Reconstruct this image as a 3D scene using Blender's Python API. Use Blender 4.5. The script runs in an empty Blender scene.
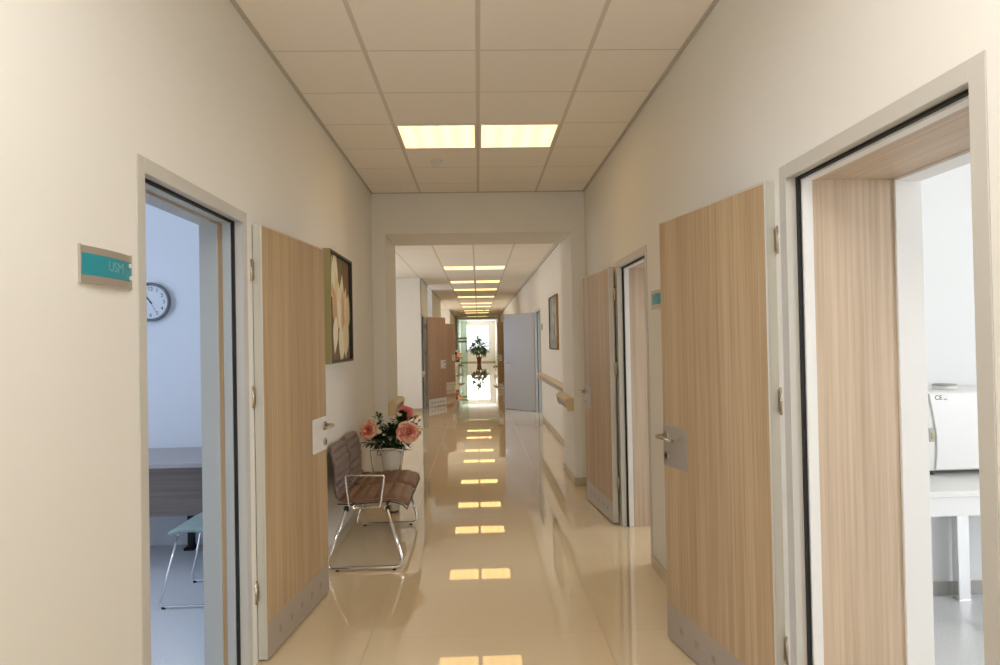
import bpy, bmesh, math, random
from math import sin, cos, pi, radians, atan2, sqrt
from mathutils import Vector, Matrix
random.seed(7)
C = bpy.context.scene.collection

# ------------------------------------------------------------------ materials
def newmat(name):
    m = bpy.data.materials.new(name); m.use_nodes = True
    nt = m.node_tree; b = nt.nodes['Principled BSDF']
    return m, nt, b

def mat(name, col, rough=.5, metal=0., spec=.5, bump=0., bscale=200., var=0., vscale=6., coat=0.):
    m, nt, b = newmat(name)
    b.inputs['Base Color'].default_value = (*col, 1)
    b.inputs['Roughness'].default_value = rough
    b.inputs['Metallic'].default_value = metal
    b.inputs['Specular IOR Level'].default_value = spec
    b.inputs['Coat Weight'].default_value = coat
    tc = nt.nodes.new('ShaderNodeTexCoord')
    if var > 0:
        n = nt.nodes.new('ShaderNodeTexNoise'); n.inputs['Scale'].default_value = vscale; n.inputs['Detail'].default_value = 4
        nt.links.new(tc.outputs['Object'], n.inputs['Vector'])
        mx = nt.nodes.new('ShaderNodeMixRGB'); mx.inputs[1].default_value = (*[c*(1-var) for c in col], 1)
        mx.inputs[2].default_value = (*[min(1, c*(1+var)) for c in col], 1)
        nt.links.new(n.outputs['Fac'], mx.inputs[0]); nt.links.new(mx.outputs[0], b.inputs['Base Color'])
    if bump > 0:
        n = nt.nodes.new('ShaderNodeTexNoise'); n.inputs['Scale'].default_value = bscale
        nt.links.new(tc.outputs['Object'], n.inputs['Vector'])
        bp = nt.nodes.new('ShaderNodeBump'); bp.inputs['Strength'].default_value = bump; bp.inputs['Distance'].default_value = .002
        nt.links.new(n.outputs['Fac'], bp.inputs['Height']); nt.links.new(bp.outputs[0], b.inputs['Normal'])
    return m

def wood(name, c0, c1, axis=2, scale=70., rough=.45):
    """laminate: fine streaks along one axis"""
    m, nt, b = newmat(name)
    b.inputs['Roughness'].default_value = rough
    tc = nt.nodes.new('ShaderNodeTexCoord')
    mp = nt.nodes.new('ShaderNodeMapping'); s = [scale]*3; s[axis] = 1.1
    mp.inputs['Scale'].default_value = s
    n = nt.nodes.new('ShaderNodeTexNoise'); n.inputs['Scale'].default_value = 1.; n.inputs['Detail'].default_value = 5; n.inputs['Roughness'].default_value = .65
    mp2 = nt.nodes.new('ShaderNodeMapping'); s2 = [scale*.16]*3; s2[axis] = .35
    mp2.inputs['Scale'].default_value = s2
    n2 = nt.nodes.new('ShaderNodeTexNoise'); n2.inputs['Scale'].default_value = 1.; n2.inputs['Detail'].default_value = 3
    for a, q in ((mp, n), (mp2, n2)):
        nt.links.new(tc.outputs['Object'], a.inputs['Vector']); nt.links.new(a.outputs[0], q.inputs['Vector'])
    ad = nt.nodes.new('ShaderNodeMath'); ad.operation = 'MULTIPLY_ADD'; ad.inputs[1].default_value = .6
    h = nt.nodes.new('ShaderNodeMath'); h.operation = 'MULTIPLY'; h.inputs[1].default_value = .4
    nt.links.new(n2.outputs['Fac'], h.inputs[0]); nt.links.new(n.outputs['Fac'], ad.inputs[0]); nt.links.new(h.outputs[0], ad.inputs[2])
    r = nt.nodes.new('ShaderNodeValToRGB'); r.color_ramp.elements[0].position = .36; r.color_ramp.elements[1].position = .62
    r.color_ramp.elements[0].color = (*c0, 1); r.color_ramp.elements[1].color = (*c1, 1)
    nt.links.new(ad.outputs[0], r.inputs[0]); nt.links.new(r.outputs[0], b.inputs['Base Color'])
    return m

def grid_mat(name, col, linecol, px, py, ox, oy, wx, wy, rough, jrough=None, var=.03, spec=.5, bumpd=.0015, speck=0., amount=1., coat=0.):
    """tiles in the X-Y plane with joints wx / wy wide"""
    m, nt, b = newmat(name)
    tc = nt.nodes.new('ShaderNodeTexCoord'); sp = nt.nodes.new('ShaderNodeSeparateXYZ')
    nt.links.new(tc.outputs['Object'], sp.inputs[0])
    def M(op, a, bb, c=None):
        n = nt.nodes.new('ShaderNodeMath'); n.operation = op
        for i, v in enumerate((a, bb, c)):
            if v is None: continue
            if hasattr(v, 'links'): nt.links.new(v, n.inputs[i])
            else: n.inputs[i].default_value = v
        return n.outputs[0]
    def line(out, p, o, w):
        q = M('DIVIDE', M('SUBTRACT', out, o-1000*p), p)
        f = M('FRACT', q, None)
        d = M('ABSOLUTE', M('SUBTRACT', f, .5), None)
        return M('GREATER_THAN', d, .5 - w/2/p), M('FLOOR', q, None)
    lx, ix = line(sp.outputs[0], px, ox, wx); ly, iy = line(sp.outputs[1], py, oy, wy)
    mask = M('MAXIMUM', lx, ly)
    mask2 = M('MULTIPLY', mask, amount)
    rnd = nt.nodes.new('ShaderNodeTexWhiteNoise'); rnd.noise_dimensions = '2D'
    cb = nt.nodes.new('ShaderNodeCombineXYZ'); nt.links.new(ix, cb.inputs[0]); nt.links.new(iy, cb.inputs[1])
    nt.links.new(cb.outputs[0], rnd.inputs['Vector'])
    mx0 = nt.nodes.new('ShaderNodeMixRGB'); mx0.inputs[1].default_value = (*[c*(1-var) for c in col], 1); mx0.inputs[2].default_value = (*[min(1, c*(1+var)) for c in col], 1)
    nt.links.new(rnd.outputs['Value'], mx0.inputs[0])
    last = mx0.outputs[0]
    if speck > 0:
        n = nt.nodes.new('ShaderNodeTexNoise'); n.inputs['Scale'].default_value = 110; n.inputs['Detail'].default_value = 5
        nt.links.new(tc.outputs['Object'], n.inputs['Vector'])
        r = nt.nodes.new('ShaderNodeValToRGB'); r.color_ramp.elements[0].position = .38; r.color_ramp.elements[1].position = .6
        r.color_ramp.elements[0].color = (1-speck, 1-speck, 1-speck, 1)
        nt.links.new(n.outputs['Fac'], r.inputs[0])
        mm = nt.nodes.new('ShaderNodeMixRGB'); mm.blend_type = 'MULTIPLY'; mm.inputs[0].default_value = 1
        nt.links.new(last, mm.inputs[1]); nt.links.new(r.outputs[0], mm.inputs[2]); last = mm.outputs[0]
    mx = nt.nodes.new('ShaderNodeMixRGB'); mx.inputs[2].default_value = (*linecol, 1)
    nt.links.new(mask2, mx.inputs[0]); nt.links.new(last, mx.inputs[1])
    nt.links.new(mx.outputs[0], b.inputs['Base Color'])
    b.inputs['Roughness'].default_value = rough; b.inputs['Specular IOR Level'].default_value = spec
    if coat: b.inputs['Coat Weight'].default_value = coat; b.inputs['Coat Roughness'].default_value = .008
    if jrough is not None:
        ro = M('MULTIPLY_ADD', mask, jrough-rough, rough); nt.links.new(ro, b.inputs['Roughness'])
    if bumpd:
        bp = nt.nodes.new('ShaderNodeBump'); bp.invert = True; bp.inputs['Strength'].default_value = .5; bp.inputs['Distance'].default_value = bumpd
        nt.links.new(mask, bp.inputs['Height']); nt.links.new(bp.outputs[0], b.inputs['Normal'])
    return m

def emit(name, col, strength, vary=0.):
    m = bpy.data.materials.new(name); m.use_nodes = True; nt = m.node_tree
    nt.nodes.remove(nt.nodes['Principled BSDF'])
    e = nt.nodes.new('ShaderNodeEmission'); e.inputs[0].default_value = (*col, 1); e.inputs[1].default_value = strength
    if vary:
        tc = nt.nodes.new('ShaderNodeTexCoord'); w = nt.nodes.new('ShaderNodeTexWave'); w.wave_profile = 'SIN'; w.bands_direction = 'X'
        w.inputs['Scale'].default_value = 2.2; nt.links.new(tc.outputs['Object'], w.inputs['Vector'])
        mr = nt.nodes.new('ShaderNodeMapRange'); mr.inputs[3].default_value = strength*(1-vary); mr.inputs[4].default_value = strength*(1+vary)
        nt.links.new(w.outputs['Fac'], mr.inputs[0]); nt.links.new(mr.outputs[0], e.inputs[1])
    nt.links.new(e.outputs[0], nt.nodes['Material Output'].inputs[0])
    return m

def glassmat(name, tint=(1, 1, 1), gl=.08):
    m = bpy.data.materials.new(name); m.use_nodes = True; nt = m.node_tree
    nt.nodes.remove(nt.nodes['Principled BSDF'])
    t = nt.nodes.new('ShaderNodeBsdfTransparent'); t.inputs[0].default_value = (*tint, 1)
    g = nt.nodes.new('ShaderNodeBsdfGlossy'); g.inputs['Roughness'].default_value = .02
    x = nt.nodes.new('ShaderNodeMixShader'); x.inputs[0].default_value = gl
    nt.links.new(t.outputs[0], x.inputs[1]); nt.links.new(g.outputs[0], x.inputs[2]); nt.links.new(x.outputs[0], nt.nodes['Material Output'].inputs[0])
    return m

PAINT = mat('wall_paint', (.80, .785, .735), .6, bump=.12, bscale=260, var=.012, vscale=2)
PAINTR = mat('room_paint', (.80, .81, .82), .6, bump=.12, bscale=260, var=.012, vscale=2)
CEIL = dict(col=(.93, .885, .81), linecol=(.70, .65, .57))
CEILN = grid_mat('ceiling_tiles_near', CEIL['col'], CEIL['linecol'], .6, .6, .026, 3.55, .024, .011, .85, var=.012, bumpd=.003)
CEILF = grid_mat('ceiling_tiles_far', CEIL['col'], CEIL['linecol'], .6, .6, -.05, 12.5, .024, .011, .85, var=.012, bumpd=.003)
FLOOR = grid_mat('polished_cream_tiles', (.77, .625, .41), (.48, .38, .26), 1.2, 1.2, .615, 3.47, .006, .006, .022, .4, var=.02, spec=.75, bumpd=.0003, amount=.85, coat=.55)
VINYL = grid_mat('speckled_vinyl', (.76, .77, .78), (.74, .75, .76), 2, 2, 0, 0, .002, .002, .42, speck=.12, var=.01, bumpd=0)
OAK = wood('oak_laminate', (.37, .25, .132), (.545, .40, .235))
OAKL = wood('oak_laminate_pale', (.45, .34, .235), (.63, .505, .375), scale=60)
OAKX = wood('oak_laminate_pale_along', (.45, .34, .235), (.63, .505, .375), axis=1, scale=60)
GREYWOOD = wood('grey_wood', (.11, .085, .07), (.21, .17, .14), axis=0, scale=60)
GREYTOP = mat('desk_top_grey', (.42, .39, .37), .35)
ALU = mat('satin_aluminium', (.62, .61, .55), .42, metal=.35)
ALUD = mat('brushed_kick_metal', (.47, .42, .36), .42, metal=.45)
STEELP = mat('grey_painted_frame', (.56, .545, .50), .38)
STEELB = mat('grey_painted_lining', (.43, .46, .45), .38)
WHITE = mat('white_plastic', (.82, .82, .82), .3)
WHITEL = mat('white_lacquer', (.80, .80, .79), .35)
GREYP = mat('grey_laminate', (.43, .42, .395), .4)
BLACK = mat('black_rubber', (.012, .012, .012), .6)
GASKET = mat('black_gasket', (.01, .01, .01), .7)
CHROME = mat('chrome', (.75, .75, .75), .12, metal=1)
BRUSHED = mat('brushed_steel', (.52, .47, .37), .28, metal=1)
SIGNAL = mat('sign_aluminium', (.55, .50, .44), .35, metal=.7)
TEAL = mat('teal_band', (.012, .27, .34), .3)
SILVTXT = mat('silver_lettering', (.16, .42, .47), .35)
LEATHER = mat('brown_leather', (.19, .10, .058), .42, bump=.3, bscale=350)
LEATHERB = mat('taupe_leather', (.17, .12, .10), .42, bump=.3, bscale=350)
PIPING = mat('dark_piping', (.05, .03, .025), .5)
TEALSEAT = mat('teal_fabric', (.31, .40, .37), .6, bump=.3, bscale=500)
CERAMIC = mat('white_ceramic', (.78, .74, .67), .22)
SKIRT = mat('beige_skirting', (.52, .44, .31), .3)
RAILM = mat('cream_handrail', (.66, .52, .33), .4)
RAILC = mat('cream_end_cap', (.70, .56, .32), .45)
RAILG = mat('grey_bumper_strip', (.40, .37, .34), .5)
PLASTIC = mat('white_device', (.75, .74, .70), .4)
DARKG = mat('dark_grey_plastic', (.07, .075, .08), .5)
GOLD = mat('olive_gold_frame', (.36, .32, .14), .4, metal=.2)
GOLDW = mat('gold_wood_frame', (.42, .25, .09), .4)
CLOCKRIM = mat('clock_rim', (.20, .20, .21), .35, metal=.5)
CLOCKF = mat('clock_face', (.78, .80, .82), .5)
INK = mat('black_ink', (.02, .02, .02), .5)
LEAF = mat('leaf_green', (.022, .055, .018), .45, var=.4, vscale=25)
LEAF2 = mat('leaf_mid_green', (.12, .24, .11), .45, var=.35, vscale=12)
STEM = mat('stem_green', (.05, .09, .03), .6)
PETALP = mat('petal_pink', (.74, .21, .18), .6, var=.3, vscale=25)
PETALY = mat('petal_yellow_pink', (.86, .56, .36), .6, var=.18, vscale=25)
PETALW = mat('petal_white', (.85, .80, .62), .6)
PETALR = mat('petal_red', (.50, .05, .05), .6)
PETALO = mat('petal_orange', (.85, .40, .06), .6)
TERRA = mat('terracotta', (.20, .05, .03), .5)
SOIL = mat('soil', (.03, .02, .015), .9)
BARK = mat('bark', (.12, .08, .05), .8)
GLASS = glassmat('window_glass', (1, 1, 1), .05)
GLASSG = glassmat('door_glass', (.80, .92, .88), .10)
FROST = bpy.data.materials.new('frosted_band'); FROST.use_nodes = True
_n = FROST.node_tree; _t = _n.nodes.new('ShaderNodeBsdfTranslucent'); _t.inputs[0].default_value = (.92, .95, .93, 1)
_m = _n.nodes.new('ShaderNodeMixShader'); _m.inputs[0].default_value = .75; _n.nodes['Principled BSDF'].inputs['Base Color'].default_value = (.9, .92, .9, 1)
_n.links.new(_n.nodes['Principled BSDF'].outputs[0], _m.inputs[1]); _n.links.new(_t.outputs[0], _m.inputs[2]); _n.links.new(_m.outputs[0], _n.nodes['Material Output'].inputs[0])
TRIMG = mat('ceiling_angle', (.54, .51, .45), .6)
PANELGLOW = emit('lit_diffuser', (1.0, .64, .25), 2.4, .10)

# ------------------------------------------------------------------ mesh builder
class MB:
    def __init__(s): s.bm = bmesh.new()
    def box(s, x0, x1, y0, y1, z0, z1, mi=0):
        if x0 > x1: x0, x1 = x1, x0
        if y0 > y1: y0, y1 = y1, y0
        v = [s.bm.verts.new(p) for p in ((x0,y0,z0),(x1,y0,z0),(x1,y1,z0),(x0,y1,z0),(x0,y0,z1),(x1,y0,z1),(x1,y1,z1),(x0,y1,z1))]
        for f in ((0,3,2,1),(4,5,6,7),(0,1,5,4),(1,2,6,5),(2,3,7,6),(3,0,4,7)):
            s.bm.faces.new([v[i] for i in f]).material_index = mi
        return s
    def tube(s, pts, r, n=10, closed=False, mi=0, sc=None):
        pts = [Vector(p) for p in pts]; N = len(pts); rings = []
        up = None
        for i, p in enumerate(pts):
            a = pts[i-1] if (i > 0 or closed) else p; b = pts[(i+1) % N] if (i < N-1 or closed) else p
            t = (b-a).normalized()
            if up is None:
                up = Vector((0,0,1)) if abs(t.z) < .9 else Vector((1,0,0))
            u = (up - t*up.dot(t)).normalized(); w = t.cross(u); up = u
            rr = r[i] if isinstance(r, (list, tuple)) else r
            rings.append([s.bm.verts.new(p + rr*(cos(2*pi*k/n)*u + sin(2*pi*k/n)*w)) for k in range(n)])
        for i in range(N if closed else N-1):
            A, B = rings[i], rings[(i+1) % N]
            for k in range(n):
                f = s.bm.faces.new((A[k], A[(k+1) % n], B[(k+1) % n], B[k])); f.smooth = True; f.material_index = mi
        if not closed:
            s.bm.faces.new(rings[0][::-1]).material_index = mi; s.bm.faces.new(rings[-1]).material_index = mi
        return s
    def lathe(s, prof, n=28, c=(0,0,0), mi=0):
        rings = []
        for r, z in prof:
            if r < 1e-6: rings.append([s.bm.verts.new((c[0], c[1], c[2]+z))])
            else: rings.append([s.bm.verts.new((c[0]+r*cos(2*pi*k/n), c[1]+r*sin(2*pi*k/n), c[2]+z)) for k in range(n)])
        for A, B in zip(rings, rings[1:]):
            for k in range(n):
                k2 = (k+1) % n
                vs = [A[0] if len(A) == 1 else A[k], A[0] if len(A) == 1 else A[k2], B[0] if len(B) == 1 else B[k2], B[0] if len(B) == 1 else B[k]]
                u = []
                for v in vs:
                    if v not in u: u.append(v)
                if len(u) > 2: f = s.bm.faces.new(u); f.smooth = True; f.material_index = mi
        return s
    def poly(s, pts, mi=0):
        f = s.bm.faces.new([s.bm.verts.new(p) for p in pts]); f.material_index = mi; return s
    def prism(s, pts, off, mi=0):
        off = Vector(off); a = [s.bm.verts.new(p) for p in pts]; b = [s.bm.verts.new(Vector(p)+off) for p in pts]; n = len(a)
        s.bm.faces.new(a[::-1]).material_index = mi; s.bm.faces.new(b).material_index = mi
        for i in range(n): s.bm.faces.new((a[i], a[(i+1) % n], b[(i+1) % n], b[i])).material_index = mi
        return s
    def xf(s, M): bmesh.ops.transform(s.bm, matrix=M, verts=s.bm.verts); return s
    def build(s, name, m, parent=None, bevel=0, smooth=False, fixn=True, seg=2):
        if fixn: bmesh.ops.recalc_face_normals(s.bm, faces=s.bm.faces)
        me = bpy.data.meshes.new(name); s.bm.to_mesh(me); s.bm.free()
        for q in (m if isinstance(m, (list, tuple)) else [m]): me.materials.append(q)
        o = bpy.data.objects.new(name, me); C.objects.link(o)
        if parent: o.parent = parent
        if smooth:
            for p in me.polygons: p.use_smooth = True
        if bevel:
            b = o.modifiers.new('bevel', 'BEVEL'); b.width = bevel; b.segments = seg; b.limit_method = 'ANGLE'; b.angle_limit = radians(40)
        return o

def bez(pts, rad=.03, n=6):
    """polyline with rounded corners"""
    P = [Vector(p) for p in pts]; out = [P[0]]
    for a, b, c in zip(P, P[1:], P[2:]):
        d1 = (a-b); d2 = (c-b); r = min(rad, d1.length*.49, d2.length*.49)
        s, e = b + d1.normalized()*r, b + d2.normalized()*r
        for k in range(n+1):
            t = k/n; out.append(s*(1-t)**2 + b*2*t*(1-t) + e*t*t)
    out.append(P[-1]); return out

def empty(name, loc=(0,0,0), rz=0.):
    o = bpy.data.objects.new(name, None); o.location = loc; o.rotation_euler = (0,0,rz); o.empty_display_size = .1; C.objects.link(o); return o
def tag(o, label=None, cat=None, group=None, kind=None):
    if label: o['label'] = label
    if cat: o['category'] = cat
    if group: o['group'] = group
    if kind: o['kind'] = kind
    return o
def kids(o): return [x for x in list(bpy.data.objects) if x.parent == o]
def copy_tree(o, parent=None):
    ch = kids(o); c = o.copy(); C.objects.link(c); c.parent = parent
    for k in ch: copy_tree(k, c)
    return c
def text_mesh(s, size, mat_, name, parent, M, ext=.0006, align='CENTER'):
    cu = bpy.data.curves.new('t', 'FONT'); cu.body = s; cu.size = size; cu.extrude = ext; cu.align_x = align; cu.align_y = 'CENTER'
    ob = bpy.data.objects.new('t', cu); C.objects.link(ob)
    bpy.context.view_layer.update()
    me = bpy.data.meshes.new_from_object(ob.evaluated_get(bpy.context.evaluated_depsgraph_get()))
    bpy.data.objects.remove(ob); bpy.data.curves.remove(cu)
    me.transform(M); me.materials.clear(); me.materials.append(mat_); me.name = name
    o = bpy.data.objects.new(name, me); C.objects.link(o); o.parent = parent
    return o

# ------------------------------------------------------------------ setting
XL, XR, H = -1.083, 1.134, 3.065
YB0, YB1 = 6.948, 7.80
XFL, XFR = -1.24, 1.20
HF = 2.92
TL, TR = .182, .482
YE = 47.4
YN = -4.0
FR = {}     # frames: n -> (side, X, y0, y1, T)
FR[1] = (-1, XL, 2.168, 3.182, TL)
FR[2] = (1, XR, 1.436, 2.452, TR)
FR[3] = (1, XR, 4.425, 5.425, TR)
FR[4] = (1, XFR, 12.80, 14.08, .3)
FR[5] = (-1, XFL, 14.68, 15.55, .2)
FR[6] = (-1, XFL, 20.45, 21.45, .2)
FR[7] = (1, XFR, 19.15, 20.17, .3)
ZT = 2.139

def wall(name, x0, x1, y0, y1, ops, m=PAINT, label=None, z1=H, extra=None):
    mb = MB(); y = y0
    for (a, b, za, zb) in sorted(ops):
        mb.box(x0, x1, y, a, 0, z1)
        if za > 0: mb.box(x0, x1, a, b, 0, za)
        if zb < z1: mb.box(x0, x1, a, b, zb, z1)
        y = b
    mb.box(x0, x1, y, y1, 0, z1)
    if extra: extra(mb)
    o = mb.build(name, m); return tag(o, label, 'wall', kind='structure')
def fop(n): s, X, a, b, T = FR[n]; return (a+.038, b-.038, 0, ZT-.038)

wall('wall_left', XL-TL, XL, YN, YB1, [fop(1)], label='cream painted left corridor wall with the room sign and framed flower painting')
wall('wall_right', XR, XR+TR, YN, 7.86, [fop(2), fop(3)], label='cream painted right corridor wall with two open wood doors')
mb = MB(); mb.box(XL, -.945, YB0, YB1, 0, H); mb.box(.985, XR, YB0, 7.86, 0, H); mb.box(-.945, .985, YB0, YB1, 2.640, H)
tag(mb.build('wall_middle', PAINT), 'cream portal of two piers and a ceiling beam crossing the corridor', 'wall', kind='structure')
wall('wall_far_right', XFR, XFR+.3, 7.86, YE, [fop(4), fop(7)], label='cream right wall of the far corridor beyond the beam')
BAY = (16.6, 18.2); LOB = (22.6, 29.4)
wall('wall_far_left', XFL-.2, XFL, 14.6, YE, [(BAY[0], BAY[1], 0, H), (LOB[0], LOB[1], 0, H), fop(5), fop(6)], label='cream left wall of the far corridor, broken by side bays')

def room(name, x0, x1, y0, y1, near_x, m=PAINTR, win=None, label=''):
    """walls of a side room; the corridor-side wall exists already. win=(y0,y1,z0,z1) in the wall opposite the corridor"""
    t = .12; far = x0 if near_x == x1 else x1; sgn = -1 if far == x0 else 1
    mb = MB()
    mb.box(x0-(t if far == x0 else 0), x1+(t if far == x1 else 0), y0-t, y0, 0, H)
    mb.box(x0-(t if far == x0 else 0), x1+(t if far == x1 else 0), y1, y1+t, 0, H)
    fx = (far, far+sgn*t)
    if win:
        a, b, za, zb = win
        mb.box(*fx, y0, a, 0, H); mb.box(*fx, b, y1, 0, H); mb.box(*fx, a, b, 0, za); mb.box(*fx, a, b, zb, H)
    else: mb.box(*fx, y0, y1, 0, H)
    tag(mb.build(name, m), label, 'wall', kind='structure')

WN = [0]
def window_x(X, sgn, y0, y1, z0, z1, label):
    """window in a wall at X whose outside lies on the sgn side"""
    WN[0] += 1; n = WN[0]
    e = empty('window_%d' % n, (X, (y0+y1)/2, z0)); tag(e, label, 'window', kind='structure')
    w = (y1-y0)/2; h = z1-z0; a, b = sorted((sgn*.03, sgn*.09))
    mb = MB(); mb.box(a, b, -w, w, 0, .06).box(a, b, -w, w, h-.06, h).box(a, b, -w, -w+.06, .06, h-.06).box(a, b, w-.06, w, .06, h-.06).box(a, b, -.03, .03, .06, h-.06)
    mb.build('window_frame', WHITEL, e)
    mb = MB(); m_ = (a+b)/2; mb.box(m_-.004, m_+.004, -w+.06, -.03, .06, h-.06).box(m_-.004, m_+.004, .03, w-.06, .06, h-.06); mb.build('pane', GLASS, e)

def area(name, loc, size, power, col, direction):
    l = bpy.data.lights.new(name, 'AREA'); l.shape = 'RECTANGLE'; l.size, l.size_y = size; l.energy = power; l.color = col
    o = bpy.data.objects.new(name, l); o.location = loc; C.objects.link(o)
    o.rotation_euler = Vector(direction).to_track_quat('-Z', 'Y').to_euler(); return o

# side rooms
room('wall_left_room', -5.0, XL-TL, .6, 5.22, XL-TL, win=(1.4, 4.2, .9, 2.5), label='pale blue-lit walls of the left room with the round clock')
window_x(-5.0, -1, 1.4, 4.2, .9, 2.5, 'daylight window of the left room')
room('wall_right_room', XR+TR, 5.2, -1.7, 3.80, XR+TR, win=(-1.2, 1.4, .9, 2.5), label='white walls of the right room behind the small steriliser')
window_x(5.2, 1, -1.2, 1.4, .9, 2.5, 'daylight window of the right room')
room('wall_right_store', XR+TR, 4.6, 4.05, 6.6, XR+TR, win=(4.6, 6.2, .9, 2.5), label='white walls of the second right room')
window_x(4.6, 1, 4.6, 6.2, .9, 2.5, 'daylight window of the second right room')
room('wall_far_right_room', XFR+.3, 4.2, 12.0, 15.2, XFR+.3, win=(12.6, 14.6, .9, 2.5), label='pale walls of the far right room behind the grey door')
window_x(4.2, 1, 12.6, 14.6, .9, 2.5, 'daylight window of the far right room')
room('wall_far_left_room', -4.2, XFL-.2, 14.72, 16.4, XFL-.2, win=(15.0, 16.2, .9, 2.5), label='pale walls of the far left room behind the first far door')
window_x(-4.2, -1, 15.0, 16.2, .9, 2.5, 'daylight window of the far left room')
room('wall_farther_left_room', -4.2, XFL-.2, 18.5, 22.3, XFL-.2, label='pale walls of the farther left room')
room('wall_farther_right_room', XFR+.3, 4.2, 18.6, 21.2, XFR+.3, label='pale walls of the farther right room')
# lobby and bays on the left of the far corridor
mb = MB(); mb.box(-3.6, XL-TL, YB1-.1, YB1, 0, H).box(-3.6, XFL, 14.598, 14.72, 0, H)
for a, b in ((7.8, 9.4), (13.4, 14.72)): mb.box(-3.72, -3.6, a, b, 0, H)
mb.box(-3.72, -3.6, 9.4, 13.4, 0, .9).box(-3.72, -3.6, 9.4, 13.4, 2.5, H)
tag(mb.build('wall_lobby', PAINT), 'cream lobby walls opening left of the corridor beyond the beam', 'wall', kind='structure')
window_x(-3.6, -1, 9.4, 13.4, .9, 2.5, 'wide daylight window of the lobby')
mb = MB(); mb.box(-4.2, XFL-.2, BAY[0]-.07, BAY[0], 0, H).box(-4.2, XFL-.2, BAY[1], BAY[1]+.06, 0, H).box(-4.3, -4.2, BAY[0], BAY[1], 0, .9).box(-4.3, -4.2, BAY[0], BAY[1], 2.6, H)
tag(mb.build('wall_bay', PAINT), 'side bay wall between the far left doors', 'wall', kind='structure')
window_x(-4.2, -1, BAY[0], BAY[1], .9, 2.6, 'daylight window of the narrow side bay')
mb = MB(); mb.box(-4.2, XFL-.2, LOB[0]-.07, LOB[0], 0, H).box(-4.2, XFL-.2, LOB[1], LOB[1]+.1, 0, H).box(-4.3, -4.2, LOB[0], LOB[1], 0, .9).box(-4.3, -4.2, LOB[0], LOB[1], 2.6, H)
tag(mb.build('wall_second_lobby', PAINT), 'second lobby walls deep on the left of the corridor', 'wall', kind='structure')
window_x(-4.2, -1, LOB[0], LOB[1], .9, 2.6, 'daylight window of the second lobby')
# end walls
def window_y(Y, sgn, x0, x1, z0, z1, label):
    WN[0] += 1; e = empty('window_%d' % WN[0], ((x0+x1)/2, Y, z0)); tag(e, label, 'window', kind='structure')
    w = (x1-x0)/2; h = z1-z0; a, b = sorted((sgn*.03, sgn*.09))
    mb = MB(); mb.box(-w, w, a, b, 0, .06).box(-w, w, a, b, h-.06, h).box(-w, -w+.06, a, b, .06, h-.06).box(w-.06, w, a, b, .06, h-.06).box(-.02, .02, a, b, .06, h-.06)
    mb.build('window_frame', WHITEL, e)
    m_ = (a+b)/2; MB().box(-w+.06, -.02, m_-.004, m_+.004, .06, h-.06).box(.02, w-.06, m_-.004, m_+.004, .06, h-.06).build('pane', GLASS, e)
    MB().box(-w-.05, w+.05, sgn*-.12, sgn*.03, -.04, 0).build('window_sill', WHITEL, e)
for nm, Y, s, xx, wx in (('wall_end', YE, 1, (XFL, XFR), (-.88, .80)), ('wall_back', YN, -1, (XL, XR), (-.85, .85))):
    mb = MB(); t = .2*s
    mb.box(xx[0], wx[0], Y, Y+t, 0, H).box(wx[1], xx[1], Y, Y+t, 0, H).box(*wx, Y, Y+t, 0, .88).box(*wx, Y, Y+t, 2.66, H)
    tag(mb.build(nm, PAINT), 'pale end wall around the bright window' if s > 0 else 'wall closing the corridor behind the viewer', 'wall', kind='structure')
    window_y(Y, s, *wx, .88, 2.66, 'glaring white window closing the far end of the corridor' if s > 0 else 'daylight window behind the viewer')

# ceiling and floors
tag(MB().box(-5.3, 5.4, YN-.3, 7.5, H, H+.12).build('ceiling', CEILN), 'suspended ceiling of square cream tiles over the near corridor', 'ceiling', kind='structure')
tag(MB().box(-5.3, 5.4, 7.5, YE+.3, HF, H+.12).build('ceiling', CEILF), 'suspended ceiling of square cream tiles over the far corridor', 'ceiling', kind='structure')
tag(MB().box(XL-.12, XR+.482, YN-.3, YB1, -.1, 0).box(-4.4, XFR+.1, YB1, YE+.3, -.1, 0).build('floor', FLOOR), 'mirror-polished cream tiled corridor floor', 'floor', kind='structure')
tag(MB().box(-5.2, XL-.12, .4, 5.4, -.1, 0).build('floor', VINYL), 'speckled bluish vinyl floor of the left room', 'floor', kind='structure')
tag(MB().box(XR+.482, 5.4, -1.9, 6.8, -.1, 0).build('floor', VINYL), 'speckled pale vinyl floor of the right rooms', 'floor', kind='structure')
tag(MB().box(XFR+.10, 4.4, 11.8, 21.4, -.1, 0).build('floor', VINYL), 'vinyl floor of the far right rooms', 'floor', kind='structure')

# ceiling edge angle
def angle(name, segs, label, H=H):
    mb = MB()
    for (x0, x1, y0, y1) in segs: mb.box(x0, x1, y0, y1, H-.006, H)
    tag(mb.build(name, TRIMG), label, 'trim', kind='structure')
angle('trim_1', [(XL, XL+.022, YN, YB0), (XR-.022, XR, YN, YB0), (XL, XR, YB0-.022, YB0)], 'thin metal angle edging the near ceiling')
angle('trim_2', [(XFR-.022, XFR, YB1, YE), (XFL, XFL+.022, 14.6, BAY[0]), (XFL, XFL+.022, BAY[1], LOB[0]), (XFL, XFL+.022, LOB[1], YE), (-3.6, XFL, 14.576, 14.598)], 'thin metal angle edging the far ceiling', HF)

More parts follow.
